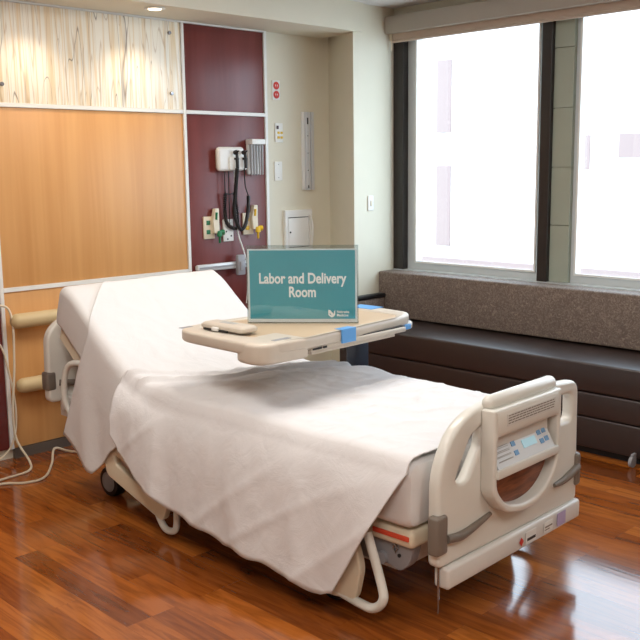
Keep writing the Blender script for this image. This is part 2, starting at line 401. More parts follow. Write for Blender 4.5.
# ------------------------------------------------------------------ bench
t = thing('window_bench', 'long dark brown vinyl window bench with speckled taupe backrest under the windows', 'bench', (4.8, 2.7, 0))
b0, b1 = .9, CY-.025
build(G().box((4.96, b0, .535), (WX-.008, CY-.002, .857), .012, 3), 'backrest', PATT, t)
build(G().box((4.52, b0, .362), (WX-.012, b1, .525), .014, 3), 'seat', VINYL, t)
build(G().box((4.525, b0, .222), (WX-.012, b1, .357), .010, 3), 'front_panel', VINYL, t)
build(G().box((4.53, b0, .045), (WX-.012, b1, .217), .010, 3), 'front_panel', VINYL, t)
build(G().box((4.58, b0+.02, .0), (WX-.012, b1-.02, .046)), 'plinth', VINYLD, t)
build(G().box((4.60, b1-.05, .535), (4.955, b1, .675), .01).box((4.955, b1-.05, .535), (4.956, b1, .6)), 'armrest', PATT, t)
build(G().box((4.56, b1-.055, .676), (4.956, b1+.003, .705), .008), 'armrest_cap', BLACK, t)
g = G().lathe((4.50, 2.215, .032), (0, 1, 0), [(0, .02), (.002, .03), (.02, .03), (.022, .02)], 20).box((4.49, 2.219, .035), (4.535, 2.233, .075), .003)
build(g, 'caster', GREYM, t)

# ------------------------------------------------------------------ wall devices on painted part of head wall
yw = HY
def plate_thing(nm, x, z, w, h, label, m=WHITEP, y=HY, cat='wall outlet'):
    t = thing(nm, label, cat, (x, y, z-h/2))
    build(G().box((x-w/2, y-.009, z-h/2), (x+w/2, y-.0005, z+h/2), .003), 'cover_plate', m, t)
    return t
t = plate_thing('power_outlet', 4.342, 2.122, .07, .13, 'white wall plate with two red emergency sockets, topmost of three')
for dz in (.03, -.03):
    so = build(G().lathe((4.342, HY-.009, 2.122+dz), (0, -1, 0), [(0, .026), (.003, .026), (.004, .023), (.0041, 0)], 20), 'socket', RED, t, label='red socket')
    build(G().box((4.332, HY-.0142, 2.117+dz), (4.336, HY-.0125, 2.129+dz)).box((4.348, HY-.0142, 2.117+dz), (4.352, HY-.0125, 2.129+dz)), 'slots', WHITEP, so)
t = plate_thing('data_outlet', 4.362, 1.838, .07, .13, 'white wall plate with a dark jack and small yellow jacks, middle of three')
build(G().box((4.338, HY-.013, 1.862), (4.356, HY-.009, 1.885), .001), 'jack', mat('dark_red_jack', (70, 30, 40), .4), t, label='dark red jack')
for i, (dx, dz) in enumerate(((-.010, -.012), (.018, -.012), (-.010, -.044), (.018, -.044))):
    build(G().box((4.355+dx, HY-.013, 1.842+dz), (4.375+dx, HY-.009, 1.858+dz), .001), 'jack', YEL, t, label='yellow jack')
t = plate_thing('blank_plate', 4.35, 1.578, .07, .13, 'plain white blank wall plate, lowest of three', cat='wall plate')
for dz in (-.045, .045): build(G().lathe((4.35, HY-.009, 1.578+dz), (0, -1, 0), [(0, .004), (.001, .004), (.0012, 0)], 8), 'screw', GREYM, t)
t = thing('wall_track', 'tall vertical brushed metal channel rail with dark slots on beige wall', 'wall rail', (4.63, HY, 1.44))
build(G().box((4.575, HY-.012, 1.442), (4.69, HY-.0005, 1.985), .002), 'back_plate', ALU, t)
build(G().box((4.597, HY-.03, 1.442), (4.628, HY-.012, 1.985), .002).box((4.652, HY-.03, 1.442), (4.676, HY-.012, 1.985), .002), 'channel', ALUD, t)
build(G().box((4.608, HY-.0315, 1.90), (4.62, HY-.0295, 1.945)), 'slot', BLACK, t)
build(G().box((4.612, HY-.0315, 1.455), (4.62, HY-.0295, 1.475)), 'slot', BLACK, t)
for z in (1.82, 1.70, 1.58): build(G().lathe((4.614, HY-.03, z), (0, -1, 0), [(0, .004), (.001, .004), (.0012, 0)], 8), 'screw', BLACK, t)
t = thing('access_panel', 'square white framed wall cabinet door beside the column, lower edge behind the sign', 'access panel', (4.51, HY, .99))
build(G().plate([[(4.392, .985), (4.652, .985), (4.652, 1.305), (4.392, 1.305)], [(4.418, 1.04), (4.625, 1.04), (4.625, 1.255), (4.418, 1.255)]], .024, XZat(HY-.0125), .002), 'frame', WHITEP, t)
dr = build(G().box((4.424, HY-.021, 1.045), (4.619, HY-.010, 1.249), .002), 'door', WHITEP, t)
build(G().lathe((4.438, HY-.021, 1.15), (0, -1, 0), [(0, .006), (.006, .006), (.007, 0)], 10), 'knob', BLACK, dr)
build(G().box((4.42, HY-.012, 1.03), (4.625, HY-.009, 1.26)), 'seal', DGREY, t)
build(G().tube([(4.628, HY-.026, 1.27), (4.632, HY-.05, 1.2), (4.634, HY-.045, 1.1), (4.64, HY-.03, 1.05)], .005, 8, smooth=4), 'cord', WHITEP, t)
t = plate_thing('light_switch', 4.879, 1.345, .055, .105, 'small white light switch on the pale column left of the window', y=CY, cat='light switch')
build(G().box((4.872, CY-.014, 1.325), (4.887, CY-.009, 1.365), .002), 'rocker', CREAM, t)

# diagnostic set ---------------------------------------------------------
t = thing('diagnostic_set', 'white wall-mounted diagnostic unit with two black coiled handles on maroon panel', 'medical device', (3.90, HY, 1.58))
zz = HY-.022
build(G().box((3.765, zz-.065, 1.583), (3.985, zz-.025, 1.738), .02, 3), 'housing', WHITEP, t)
build(G().box((3.79, zz-.025, 1.60), (3.955, zz+.001, 1.72), .004), 'wall_mount', CREAM, t)
build(G().box((3.845, zz-.078, 1.59), (3.99, zz-.064, 1.675), .008), 'cradle', WHITEP, t)
for x in (3.895, 3.965):
    h = build(G().tube([(x, zz-.095, 1.60), (x, zz-.095, 1.66), (x, zz-.09, 1.70)], [.011, .011, .008], 12).box((x-.014, zz-.1, 1.655), (x+.014, zz-.066, 1.668), .003), 'instrument_handle', BLACK, t)
    build(G().lathe((x-.004, zz-.075, 1.70), (0, -1, .25), [(0, .014), (.02, .014), (.03, .006), (.045, .004)], 14), 'instrument_head', DGREY, h)
def coil(pts, r, rr, turns):
    P = spline([Vector(p) for p in pts], 24); n = len(P); out = []
    for i in range(n-1):
        for k in range(2):
            f = (i+k/2)/(n-1); p = P[i].lerp(P[i+1], k/2); tt = (P[i+1]-P[i]).normalized()
            x = tt.cross(Vector((0, 1, 0))); x.normalize(); y = tt.cross(x); a = f*turns*2*math.pi
            out.append(p+(x*math.cos(a)+y*math.sin(a))*r)
    return out
c1 = [(3.895, zz-.09, 1.60), (3.892, zz-.07, 1.44), (3.885, zz-.06, 1.31), (3.915, zz-.06, 1.225), (3.945, zz-.06, 1.20), (3.98, zz-.06, 1.235), (4.005, zz-.06, 1.33), (4.01, zz-.06, 1.42)]
build(G().tube(spline([Vector(p) for p in c1], 8), .0125, 8), 'coiled_cord', BLACK, t)
build(G().tube([(4.01, zz-.06, 1.42), (3.985, zz-.06, 1.49), (3.965, zz-.08, 1.60)], .004, 8, smooth=6), 'cord', BLACK, t)
c2 = [(3.83, zz-.04, 1.44), (3.832, zz-.03, 1.34), (3.84, zz-.03, 1.26), (3.875, zz-.03, 1.22), (3.93, zz-.03, 1.215), (3.925, zz-.04, 1.32), (3.905, zz-.04, 1.44)]
build(G().tube(coil(c2, .009, .003, 50), .0045, 6), 'coiled_cord', BLACK, t)
build(G().tube([(3.83, zz-.04, 1.585), (3.83, zz-.04, 1.44)], .003, 8).tube([(3.862, zz-.04, 1.585), (3.862, zz-.04, 1.24)], .003, 8).tube([(3.83, zz-.04, 1.445), (3.865, zz-.04, 1.43), (3.905, zz-.04, 1.445)], .003, 8), 'cord', BLACK, t)
build(G().tube([(3.92, zz-.03, 1.585), (3.93, zz-.02, 1.4), (3.94, zz-.02, 1.2), (3.965, zz-.05, 1.06), (3.98, zz-.065, .97), (3.99, zz-.06, .85), (3.995, zz-.03, .70)], .0045, 8, smooth=8), 'power_cable', WHITEP, t, label='white cable')
t = thing('specula_dispenser', 'white dispenser with grey tubes of ear specula beside the diagnostic unit', 'dispenser', (4.13, HY, 1.55))
build(G().box((4.045, zz-.07, 1.755), (4.165, zz-.001, 1.79), .006).box((4.05, zz-.02, 1.56), (4.16, zz-.001, 1.76)), 'holder', WHITEP, t)
for k in range(5): build(G().tube([(4.057+k*.024, zz-.045, 1.555), (4.057+k*.024, zz-.045, 1.757)], [.006, .0095], 12), 'specula_tube', DISPENSE, t)
# gas outlets -------------------------------------------------------------
def gas(x, z, col, label, nm, fit):
    t = thing(nm, label, 'gas outlet', (x, HY, z-.08))
    build(G().box((x-.055, zz-.012, z-.085), (x+.035, zz+.001, z+.06), .004), 'plate', CREAM, t)
    for dz in (.02, -.04): build(G().box((x-.035, zz-.016, z+dz-.014), (x-.005, zz-.0115, z+dz+.014), .002), 'label_square', col, t)
    build(G().plate([rp([(x, z+.03, 0), (x+.02, z+.11, .004), (x+.05, z+.11, .004), (x+.05, z-.05, .004), (x+.01, z-.05, .004)])], .03, XZat(zz-.026), .002), 'flow_block', CREAM, t)
    f = build(G().tube([(x+.025, zz-.04, z+.04), (x+.025, zz-.047, z+.085)], .008, 10), 'flow_tube', col, t)
    if fit:
        build(G().lathe((x+.045, zz-.045, z-.035), (0, 0, -1), [(0, .012), (.02, .018), (.035, .018), (.04, .008), (.075, .007), (.08, .003)], 12).lathe((x+.045, zz-.04, z-.045), (1, -.3, 0), [(0, .01), (.018, .018), (.035, .018), (.037, .0)], 12), 'valve_knob', col, t)
    return t
gas(3.725, 1.235, GRN, 'cream oxygen outlet with green fitting, leftmost of three gas outlets', 'oxygen_outlet', True)
gas(4.055, 1.245, YEL, 'cream air outlet with yellow fitting, rightmost of three gas outlets', 'air_outlet', True)
t = thing('vacuum_outlet', 'white outlet plate behind the black cords, middle of three gas outlets', 'gas outlet', (3.875, HY, 1.12))
build(G().box((3.83, zz-.012, 1.125), (3.915, zz+.001, 1.27), .004), 'plate', WHITEP, t)
for dx, dz in ((-.02, .03), (.02, .0), (-.01, -.02)): build(G().lathe((3.873+dx, zz-.012, 1.16+dz), (0, -1, 0), [(0, .006), (.002, .006), (.0022, 0)], 10), 'port', DGREY, t)
# equipment rail ----------------------------------------------------------
t = thing('equipment_rail', 'horizontal metal equipment rail with grey clamp low on the maroon panel', 'wall rail', (3.9, HY, .95))
build(G().box((3.585, zz-.045, .945), (4.228, zz-.02, .99), .008).box((3.60, zz-.021, .955), (4.2, zz+.001, .98)), 'rail', ALUD, t)
build(G().box((3.60, zz-.0475, .962), (4.2, zz-.0445, .974)), 'groove', GREYM, t)
build(G().box((3.895, zz-.075, .90), (3.96, zz-.046, 1.035), .008).box((3.91, zz-.085, .93), (3.945, zz-.074, .99), .004), 'clamp', GREYM, t)
# bumper rails ------------------------------------------------------------
for z, nm, xs in ((.79, 'upper', 2.325), (.428, 'lower', 2.335)):
    t = thing('wall_bumper', 'round beige wall bumper rail behind the headboard, %s of two' % nm, 'wall bumper', (2.75, HY, z))
    build(G().capsule((xs, HY-.10, z), (3.45, HY-.10, z), .042, 20), 'bumper_bar', BEIGE, t)
    for x in (2.4, 3.38): build(G().box((x-.03, HY-.07, z-.02), (x+.03, HY-.018, z+.02), .004), 'standoff', BEIGE, t)
# left cables -------------------------------------------------------------
def tag(o, label, cat, group=None):
    o['label'] = label; o['category'] = cat
    if group: o['group'] = group
def cable(pts, r, label, nm='power_cable', k=8):
    o = build(G().tube(pts, r, 8, smooth=k), nm, CREAM, origin=pts[-1]); tag(o, label, 'cable', 'cream cables at the left edge'); return o
cable([(2.10, 4.76, .86), (2.24, 4.74, .885), (2.292, 4.73, .81), (2.288, 4.73, .55), (2.258, 4.72, .30), (2.262, 4.71, .14), (2.285, 4.62, .03), (2.235, 4.53, .008), (2.10, 4.50, .008), (1.96, 4.49, .008)], .0065,
      'cream cable looping over the edge of the maple panel then running left along the floor')
cable([(2.12, 4.76, .76), (2.22, 4.74, .67), (2.262, 4.74, .5), (2.28, 4.73, .3), (2.262, 4.73, .15), (2.21, 4.74, .06), (2.12, 4.75, .02), (2.0, 4.75, .008)], .0055,
      'thin cream cable hanging straight beside the white trim at far left')
cable([(1.88, 4.45, .007), (2.04, 4.43, .007), (2.13, 4.36, .007), (2.24, 4.37, .007), (2.38, 4.55, .008), (2.50, 4.735, .028), (2.56, 4.68, .010), (2.64, 4.52, .007), (2.85, 4.2, .007)], .0065,
      'cream cable lying on the floor and running under the head of the bed')
cable([(4.02, 4.79, .72), (4.03, 4.74, .85), (4.04, 4.70, .60), (4.05, 4.6, .05), (4.0, 4.5, .007)], .006, 'white cable dropping behind the bed below the sign')

# ------------------------------------------------------------------ bed
def ZT(v):
    P = [(-.2, .612), (.1, .615), (.5, .622), (1.0, .626), (1.35, .622), (1.55, .645), (1.7, .70), (1.85, .80), (2.0, .915), (2.12, 1.01), (2.22, 1.055), (2.35, 1.09)]
    for i in range(len(P)-1):
        if P[i][0] <= v <= P[i+1][0]:
            x0, y0 = P[i]; x1, y1 = P[i+1]
            xm, ym = P[max(i-1, 0)]; xp, yp = P[min(i+2, len(P)-1)]
            m0 = (y1-ym)/(x1-xm); m1 = (yp-y0)/(xp-x0); h = x1-x0; s = (v-x0)/h
            return (2*s**3-3*s*s+1)*y0+(s**3-2*s*s+s)*h*m0+(-2*s**3+3*s*s)*y1+(s**3-s*s)*h*m1
    return P[-1][1]
W = .945
bed = thing('hospital_bed', 'ivory plastic hospital birthing bed with raised backrest, standing on the wood floor', 'bed', (.47, 1.2, 0), BED)
def bp(g, nm, m, parent=None, **k): return build(g, nm, m, parent or bed, BED, **k)
# fitted sheet over mattress (swept rounded section)
def sweep(u0, u1, vs, thick, r, inset=0, shrink=True):
    rows = []
    n = len(vs)
    for i, v in enumerate(vs):
        dv = .01; tz = (ZT(v+dv)-ZT(v-dv))/(2*dv); T = Vector((0, 1, tz)).normalized(); Nn = Vector((0, -T.z, T.y))
        e = 0
        if shrink:
            d = min(i, n-1-i); e = (.028, .010, .002)[d] if d < 3 else 0
        th = thick(v); P = []
        top = Vector((0, v, ZT(v)-inset)); a0, a1 = u0+e, u1-e; b0, b1 = -e, -th+e
        for (cx, cz, s0) in ((a0+r, b0-r, 180), (a1-r, b0-r, 90), (a1-r, b1+r, 0), (a0+r, b1+r, -90)):
            for k in range(6):
                a = R(s0-90*k/5); P.append(top+Vector((cx+r*math.cos(a), 0, 0))+Nn*(cz+r*math.sin(a)))
        rows.append(P)
    g = G(); V = [[g.bm.verts.new(p) for p in row] for row in rows]
    m = len(V[0])
    for i in range(n-1):
        for j in range(m): g.bm.faces.new((V[i][j], V[i][(j+1) % m], V[i+1][(j+1) % m], V[i+1][j]))
    g.bm.faces.new(V[0][::-1]); g.bm.faces.new(V[-1]); return g
vs = [.075, .083, .10]+[.1+2.02*i/60 for i in range(1, 62)]+[2.20, 2.217, 2.225]
vs2 = [.11, .12, .14]+[.14+1.93*i/30 for i in range(1, 30)]+[2.08, 2.10, 2.11]
bp(sweep(.03, W-.03, vs2, lambda v: .19, .04, .012), 'mattress', IVORYL)
fs = build(sweep(-.012, W, vs, lambda v: .235-.02*min(1, v/2), .035), 'fitted_sheet', LIN3, frame=BED, origin=(.47, 1.2, .4)); tag(fs, 'white fitted sheet stretched over the raised mattress', 'bed sheet')
# deck
def deckrun(u0, u1, v0, v1, off0, off1, k=14):
    rows = []
    for i in range(k+1):
        v = v0+(v1-v0)*i/k; dv = .01; tz = (ZT(v+dv)-ZT(v-dv))/(2*dv); T = Vector((0, 1, tz)).normalized(); Nn = Vector((0, -T.z, T.y))
        c = Vector((0, v, ZT(v)))
        rows.append([c+Nn*-off0+Vector((u0, 0, 0)), c+Nn*-off0+Vector((u1, 0, 0)), c+Nn*-off1+Vector((u1, 0, 0)), c+Nn*-off1+Vector((u0, 0, 0))])
    g = G(); V = [[g.bm.verts.new(p) for p in r_] for r_ in rows]
    for i in range(k):
        for j in range(4): g.bm.faces.new((V[i][j], V[i][(j+1) % 4], V[i+1][(j+1) % 4], V[i+1][j]))
    g.bm.faces.new(V[0][::-1]); g.bm.faces.new(V[-1])
    bmesh.ops.bevel(g.bm, geom=[e for e in g.bm.edges if len(e.link_faces) == 2 and e.calc_face_angle(0) > R(60)], offset=.006, segments=2, affect='EDGES')
    return g
dk = bp(deckrun(.012, W-.012, 1.45, 2.17, .222, .275), 'back_deck', CREAM)
for v in (2.09, 2.04): bp(G().box((.006, v-.012, ZT(v)-.315), (.0125, v+.008, ZT(v)-.303)), 'sticker', GRN, dk, label='small green sticker')
bp(G().box((.01, .085, .305), (W-.01, 1.5, .372), .02, 3), 'seat_deck', CREAM)
bp(G().box((.004, .10, .334), (.012, .26, .352), .003), 'trim_strip', ORANGE, label='red orange trim strip')
bp(G().box((.08, .2, .17), (W-.08, 2.25, .245), .02), 'base_frame', IVORYL)
bp(G().box((.12, .9, .245), (.82, 1.1, .31), .01), 'lift_mechanism', GREYM)
bp(G().box((.12, 1.7, .245), (.82, 1.85, .34), .01), 'lift_mechanism', GREYM)
fk = bp(G().plate([rp([(.10, .305, .01), (.30, .305, .01), (.28, .23, .02), (.16, .20, .02), (.12, .235, .02)])], .05, YZat(.06), .006).box((.05, .27, .2), (.12, .45, .26), .01), 'foot_bracket', GREYM)
bp(G().lathe((.02, .235, .235), (1, 0, 0), [(0, .0), (.002, .022), (.02, .024), (.03, .024)], 18), 'pivot', GREYM, fk)
bp(G().lathe((.029, .16, .262), (1, 0, 0), [(0, .0), (.001, .007), (.004, .007)], 12), 'bolt', DGREY, fk)
bp(G().tube([(.03, .18, .300), (.03, .185, .285), (.03, .175, .27), (.03, .165, .285), (.03, .18, .300)], .004, 8), 'strap_ring', STEEL)
# back support strut under raised head
for u in (.2, .74): bp(G().tube([(u, 1.95, .25), (u, 2.1, .72)], .018, 10), 'back_support', GREYM)
# casters
for i, (u, v, a) in enumerate(((.13, 2.05, 0), (.82, 2.05, 0), (.05, .47, 0), (.86, .47, 0))):
    c = bp(G().lathe((u-.032, v, .076), (1, 0, 0), [(0, .045), (.001, .07), (.008, .075), (.056, .075), (.063, .07), (.064, .045)], 28), 'caster', BLACK)
    bp(G().lathe((u-.039, v, .076), (1, 0, 0), [(0, .0), (.002, .045), (.008, .052)], 24).box((u-.01, v-.02, .13), (u+.01, v+.02, .178)).lathe((u, v, .148), (0, 0, 1), [(0, .035), (.03, .03)], 16), 'hub_cover', GREYM, c)
# side rails (lowered) both sides
def siderail(sgn):
    k = (lambda u: u) if sgn < 0 else (lambda u: W-u)
    def X(u): return k(u)
    rp1 = rp([(1.86, .36, .03), (1.84, .20, .03), (1.42, .075, .03), (1.36, .20, .03), (1.44, .33, .03)])
    sl = rp([(1.77, .310, .012), (1.76, .265, .012), (1.50, .180, .012), (1.50, .230, .012)])
    M = YZat(X(-.03))
    r1 = bp(G().plate([rp1, sl], .035, M, .008), 'side_rail', CREAM)
    bp(G().tube([(X(-.03), 1.49, .13), (X(-.035), 1.43, .055), (X(-.035), 1.38, .042), (X(-.035), 1.335, .075), (X(-.03), 1.335, .22), (X(-.02), 1.35, .33)], .015, 12, smooth=6), 'rail_loop', IVORY, r1)
    bp(G().tube([(X(-.005), 2.0, .68), (X(-.03), 2.10, .69), (X(-.04), 2.155, .64), (X(-.042), 2.172, .52), (X(-.03), 2.125, .42), (X(.0), 2.0, .39), (X(.02), 1.9, .43), (X(.02), 1.9, .6)], .015, 12, closed=True, smooth=6), 'head_loop', IVORY, r1)
    r2 = bp(G().plate([rp([(1.05, .30, .03), (1.02, .145, .03), (.42, .06, .03), (.30, .075, .03), (.27, .20, .03), (.30, .30, .03)])], .035, YZat(X(-.03)), .008), 'side_rail', CREAM)
    bp(G().tube([(X(-.03), .42, .085), (X(-.035), .28, .068), (X(-.04), .215, .075), (X(-.04), .175, .115), (X(-.035), .185, .17), (X(-.02), .262, .335)], .017, 12, smooth=6), 'rail_loop', IVORY, r2)
siderail(-1); siderail(1)
# footboard
def FB(y): return XZat(y)
outl = rp([(.042, .25, .03), (.042, .59, .10), (.125, .715, .07), (.22, .760, .04), (.40, .79, .03), (.62, .79, .03), (.80, .762, .03), (.985, .745, .055), (.995, .24, .03)], 8)
hl = rp([(.135, .535, .03), (.225, .675, .03), (.295, .705, .02), (.295, .635, .02), (.205, .52, .03)], 6)
hr = rp([(.815, .705, .03), (.935, .70, .03), (.935, .59, .03), (.815, .59, .03)], 6)
fb = bp(G().plate([outl, hl, hr], .05, FB(.025), .016), 'footboard', IVORY)
bp(G().box((.075, -.018, .17), (.995, .045, .247), .012, 3), 'lower_strip', IVORYL, fb)
# housing : U shaped frame, top cylinder, label strip, console recess, wood inset
ub = rp([(.285, .765, .01), (.285, .46, .03), (.36, .375, .07), (.50, .345, .10), (.65, .365, .08), (.745, .46, .06), (.745, .765, .01)], 8)
ui = rp([(.308, .665, .01), (.308, .475, .03), (.37, .405, .06), (.50, .372, .09), (.63, .392, .07), (.722, .475, .05), (.722, .665, .01)], 8)
hs = bp(G().plate([ub, ui], .06, FB(-.028), .01), 'console_housing', IVORY, fb)
bp(G().plate([rp([(.30, .545, .0), (.30, .47, .02), (.37, .40, .05), (.50, .365, .08), (.63, .385, .06), (.728, .475, .04), (.728, .545, .0)])], .01, FB(-.006)), 'wood_inset', WOODIN, fb, label='dark wood grain inset')
bp(G().capsule((.325, -.008, .780), (.728, -.008, .780), .028, 20), 'top_grip', IVORY, hs)
bp(G().box((.315, -.02, .60), (.705, -.004, .70)), 'recess_back', IVORYL, hs)
rot = Matrix.Rotation(R(35), 3, 'X')
cp = bp(G().box((.318, -.052, .575), (.703, -.044, .575+.001)), 'x', IVORYL, hs)
bpy.data.objects.remove(cp)
# slanted console
def cons(u, s, lift=0):      # s: 0 lower front .. 1 upper back
    a = Vector((u, -.058, .545)); b = Vector((u, -.012, .625)); nrm = Vector((0, -.867, .498))
    return a.lerp(b, s)+nrm*lift
def quadplate(u0, u1, s0, s1, h, base=0):
    g = G(); P = [cons(u0, s0, base), cons(u1, s0, base), cons(u1, s1, base), cons(u0, s1, base)]; Q = [cons(u0, s0, h), cons(u1, s0, h), cons(u1, s1, h), cons(u0, s1, h)]
    v = [g.bm.verts.new(p) for p in P+Q]
    for f in ((0, 1, 2, 3), (4, 5, 6, 7), (0, 1, 5, 4), (1, 2, 6, 5), (2, 3, 7, 6), (3, 0, 4, 7)): g.bm.faces.new([v[i] for i in f])
    return g
cp = bp(quadplate(.317, .703, 0, 1, .0, -.006), 'control_panel', mat('panel_pale', (216, 220, 224), .35), hs)
bp(quadplate(.51, .60, .42, .75, .003), 'display_screen', SCREEN, cp, smooth=False)
for (u, s) in ((.455, .75), (.455, .38), (.635, .78), (.635, .42), (.67, .80), (.67, .45)): bp(quadplate(u-.012, u+.012, s-.10, s+.10, .003), 'button', BTN, cp)
g = G()
for k in range(4): g.box((.33, -.05+k*.009, .57+k*.0145), (.42, -.049+k*.009, .572+k*.0145))
for k in range(4):
    q = quadplate(.335, .425, .25+k*.17, .28+k*.17, .001)
    me = bpy.data.meshes.new('q'); q.bm.to_mesh(me); q.bm.free(); g.bm.from_mesh(me); bpy.data.meshes.remove(me)
bp(g, 'panel_lines', LABEL, cp)
bp(G().box((.300, -.067, .515), (.72, -.045, .548), .006), 'console_ledge', IVORY, hs)
bp(G().box((.30, -.062, .672), (.72, -.02, .758), .010), 'upper_cover', IVORY, hs)
lb = bp(G().box((.355, -.0636, .698), (.685, -.0618, .742)), 'label_plate', mat('label_white', (216, 214, 208), .5), hs)
g = G(); random.seed(3)
for r_ in range(4):
    u = .362
    while u < .675:
        w = random.uniform(.008, .025); g.box((u, -.0642, .7335-r_*.0092), (min(u+w, .68), -.0634, .7372-r_*.0092)); u += w+.004
bp(g, 'label_print', GREYP, lb)
# stickers
g = G().plate([[(.52, .205), (.535, .188), (.55, .205), (.535, .222)]], .001, FB(-.0228)); bp(g, 'emblem', RED, fb, label='red diamond emblem')
bp(G().box((.565, -.0232, .185), (.64, -.0218, .232)), 'sticker', WHITEP, fb, label='white sticker with a dark line of print')
bp(G().box((.575, -.0238, .195), (.635, -.023, .206)), 'label_print', DGREY, fb)
bp(G().box((.70, -.0232, .188), (.765, -.0218, .23)), 'sticker', WHITEP, fb)
bp(G().box((.705, -.0238, .207), (.76, -.023, .213)).box((.705, -.0238, .197), (.74, -.023, .201)), 'label_print', GREYP, fb)
bp(G().box((.80, -.0232, .185), (.865, -.0218, .238)), 'sticker', PURP, fb, label='lilac square sticker')
# bumper arms
def bumper(side, par, y):
    if side < 0:
        a = bp(G().box((.018, y-.012, .305), (.080, y+.034, .442), .010, 3), 'corner_bumper', GREYP, par)
        bp(G().tube([(.08, y-.004, .352), (.16, y-.008, .343), (.25, y-.006, .352), (.345, y-.004, .368)], [.016, .016, .013, .008], 14, smooth=5), 'bumper_arm', GREYP, par)
    else:
        a = bp(G().box((.965, y-.01, .305), (1.006, y+.056, .442), .014, 3), 'corner_bumper', GREYP, par)
        bp(G().tube([(.985, y-.004, .385), (.92, y-.008, .368), (.85, y-.006, .354), (.80, y-.004, .352)], [.016, .016, .013, .008], 14, smooth=5), 'bumper_arm', GREYP, par)
bumper(-1, fb, -.002); bumper(1, fb, -.002)
bp(G().tube([(.07, .02, .13), (.07, .02, .25)], .004, 8).tube([(.07, .02, .08), (.07, .02, .13)], .0025, 6), 'ground_chain', STEEL, fb)
# headboard
hb = bp(G().plate([rp([(-.01, .44, .04), (.0, .80, .10), (.09, .87, .08), (.3, .885, .03), (.65, .885, .03), (.86, .87, .08), (.955, .80, .10), (.965, .44, .04)], 8),
                   rp([(.075, .79, .03), (.15, .83, .03), (.2, .80, .03), (.14, .74, .03)], 6)], .05, FB(2.40), .014), 'headboard', IVORY)
bp(G().box((-.018, 2.37, .505), (.035, 2.43, .60), .012, 3), 'corner_bumper', GREYP, hb)
bp(G().tube([(.05, 2.37, .54), (.18, 2.355, .53), (.3, 2.37, .57)], [.016, .016, .01], 12, smooth=4), 'bumper_arm', GREYP, hb)
g = G()
for k in range(4): g.box((.07+k*.022, 2.35, .36), (.084+k*.022, 2.41, .47), .003)
g.box((.05, 2.34, .40), (.9, 2.37, .46), .01)
bp(g, 'lower_guide', IVORYL, hb)

# ------------------------------------------------------------------ linens
def lerp(a, b, t): return a+(b-a)*t
def interp(P, x):
    if x <= P[0][0]: return P[0][1]
    for i in range(len(P)-1):
        if x <= P[i+1][0]: return lerp(P[i][1], P[i+1][1], (x-P[i][0])/(P[i+1][0]-P[i][0]))
    return P[-1][1]
def fb_noise(x, y, s, o=0): return noise.fractal(Vector((x*s, y*s, o)), .8, 2.0, 4)
def ridge(x, y, s, o): return 1-abs(noise.noise(Vector((x*s, y*s, o))))*2
def drape(vA, vB, hem, zoff, flare, nt, folds, seed, ridges, wr=1.0, rightz=.40, u_out=.0):
    r = .05
    S_ = [-1+i/26 for i in range(26)]+[i/70 for i in range(71)]+[1+(i+1)/10 for i in range(10)]
    rows = []
    for i in range(nt+1):
        t = i/nt; row = []
        for s in S_:
            h = max(0, -s); hr_ = max(0, s-1); sc = min(max(s, 0), 1)
            v = lerp(vA(s), vB(s), t)
            vt = lerp(vA(sc), vB(sc), t)
            u = -.024+sc*(W+.030)
            zt = ZT(v if h == 0 and hr_ == 0 else vt)+zoff
            x = min(u+.024, W+.006-u)/r
            if 0 <= x < 1: dz = r*(1-math.sqrt(max(0, 1-(1-x)**2)))
            else: dz = 0
            edge = min(1, max(0, x)/2.5)
            wv = wr*(.5+.5*edge)
            nz = max(-.006, .007*fb_noise(u, v, 4, seed)+.005*max(0, ridge(u*1.3+v*.4, v*.7, 5, seed+3))**4+ .006*max(0, ridge(u+v*1.2, v-.5*u, 6, seed+9))**6)*wv
            z = zt-dz+nz*(1 if h == 0 and hr_ == 0 else 0)+ridges(u, v, t, s)*(1 if h < .02 else max(0, 1-h*2))
            nzu = 0
            if h > 0:
                vb = lerp(vA(-1), vB(-1), t); z0 = ZT(vt)+zoff-r; zb = hem(vb, t)
                z = lerp(z0, zb, h)
                fold = sum(a*math.sin(v*f+ph+h*sk) for a, f, ph, sk in folds)
                nzu = -u_out-flare*(1-math.exp(-h*4.5))-.018*h-(fold+.012)*h-max(0, .006*fb_noise(v*1.3, z*.8, 4, seed+5)+.003)*min(1, h*4)*wr
                # diagonal soft folds
                if wr > 1:
                    hc = .16+.62*(1.68-v)
                    nzu -= .024*math.exp(-((h-hc+.05)/(.055 if h > hc-.05 else .16))**2)*min(1, max(0, (v-.95)*4))
                    hc2 = .30+.9*(1.1-v)
                    nzu -= .010*math.exp(-((h-hc2)/.09)**2)*min(1, max(0, (1.15-v)*5))
                nzu -= .007*max(0, ridge(v*.9+z*1.3, z*.3, 3.2, seed+20))**5*min(1, h*3)*wr
            if hr_ > 0:
                z = lerp(ZT(vt)+zoff-r, rightz, hr_); nzu = .006+.012*hr_+.006*math.sin(v*14)*hr_
            row.append(Vector((u+nzu, v, z)))
        rows.append(row)
    return G().grid(rows)
def cloth_obj(g, nm, m, label, origin, thick=.004):
    o = build(g, nm, m, frame=BED, origin=origin); tag(o, label, 'bedding')
    md = o.modifiers.new('thickness', 'SOLIDIFY'); md.thickness = thick; md.offset = 0
    return o
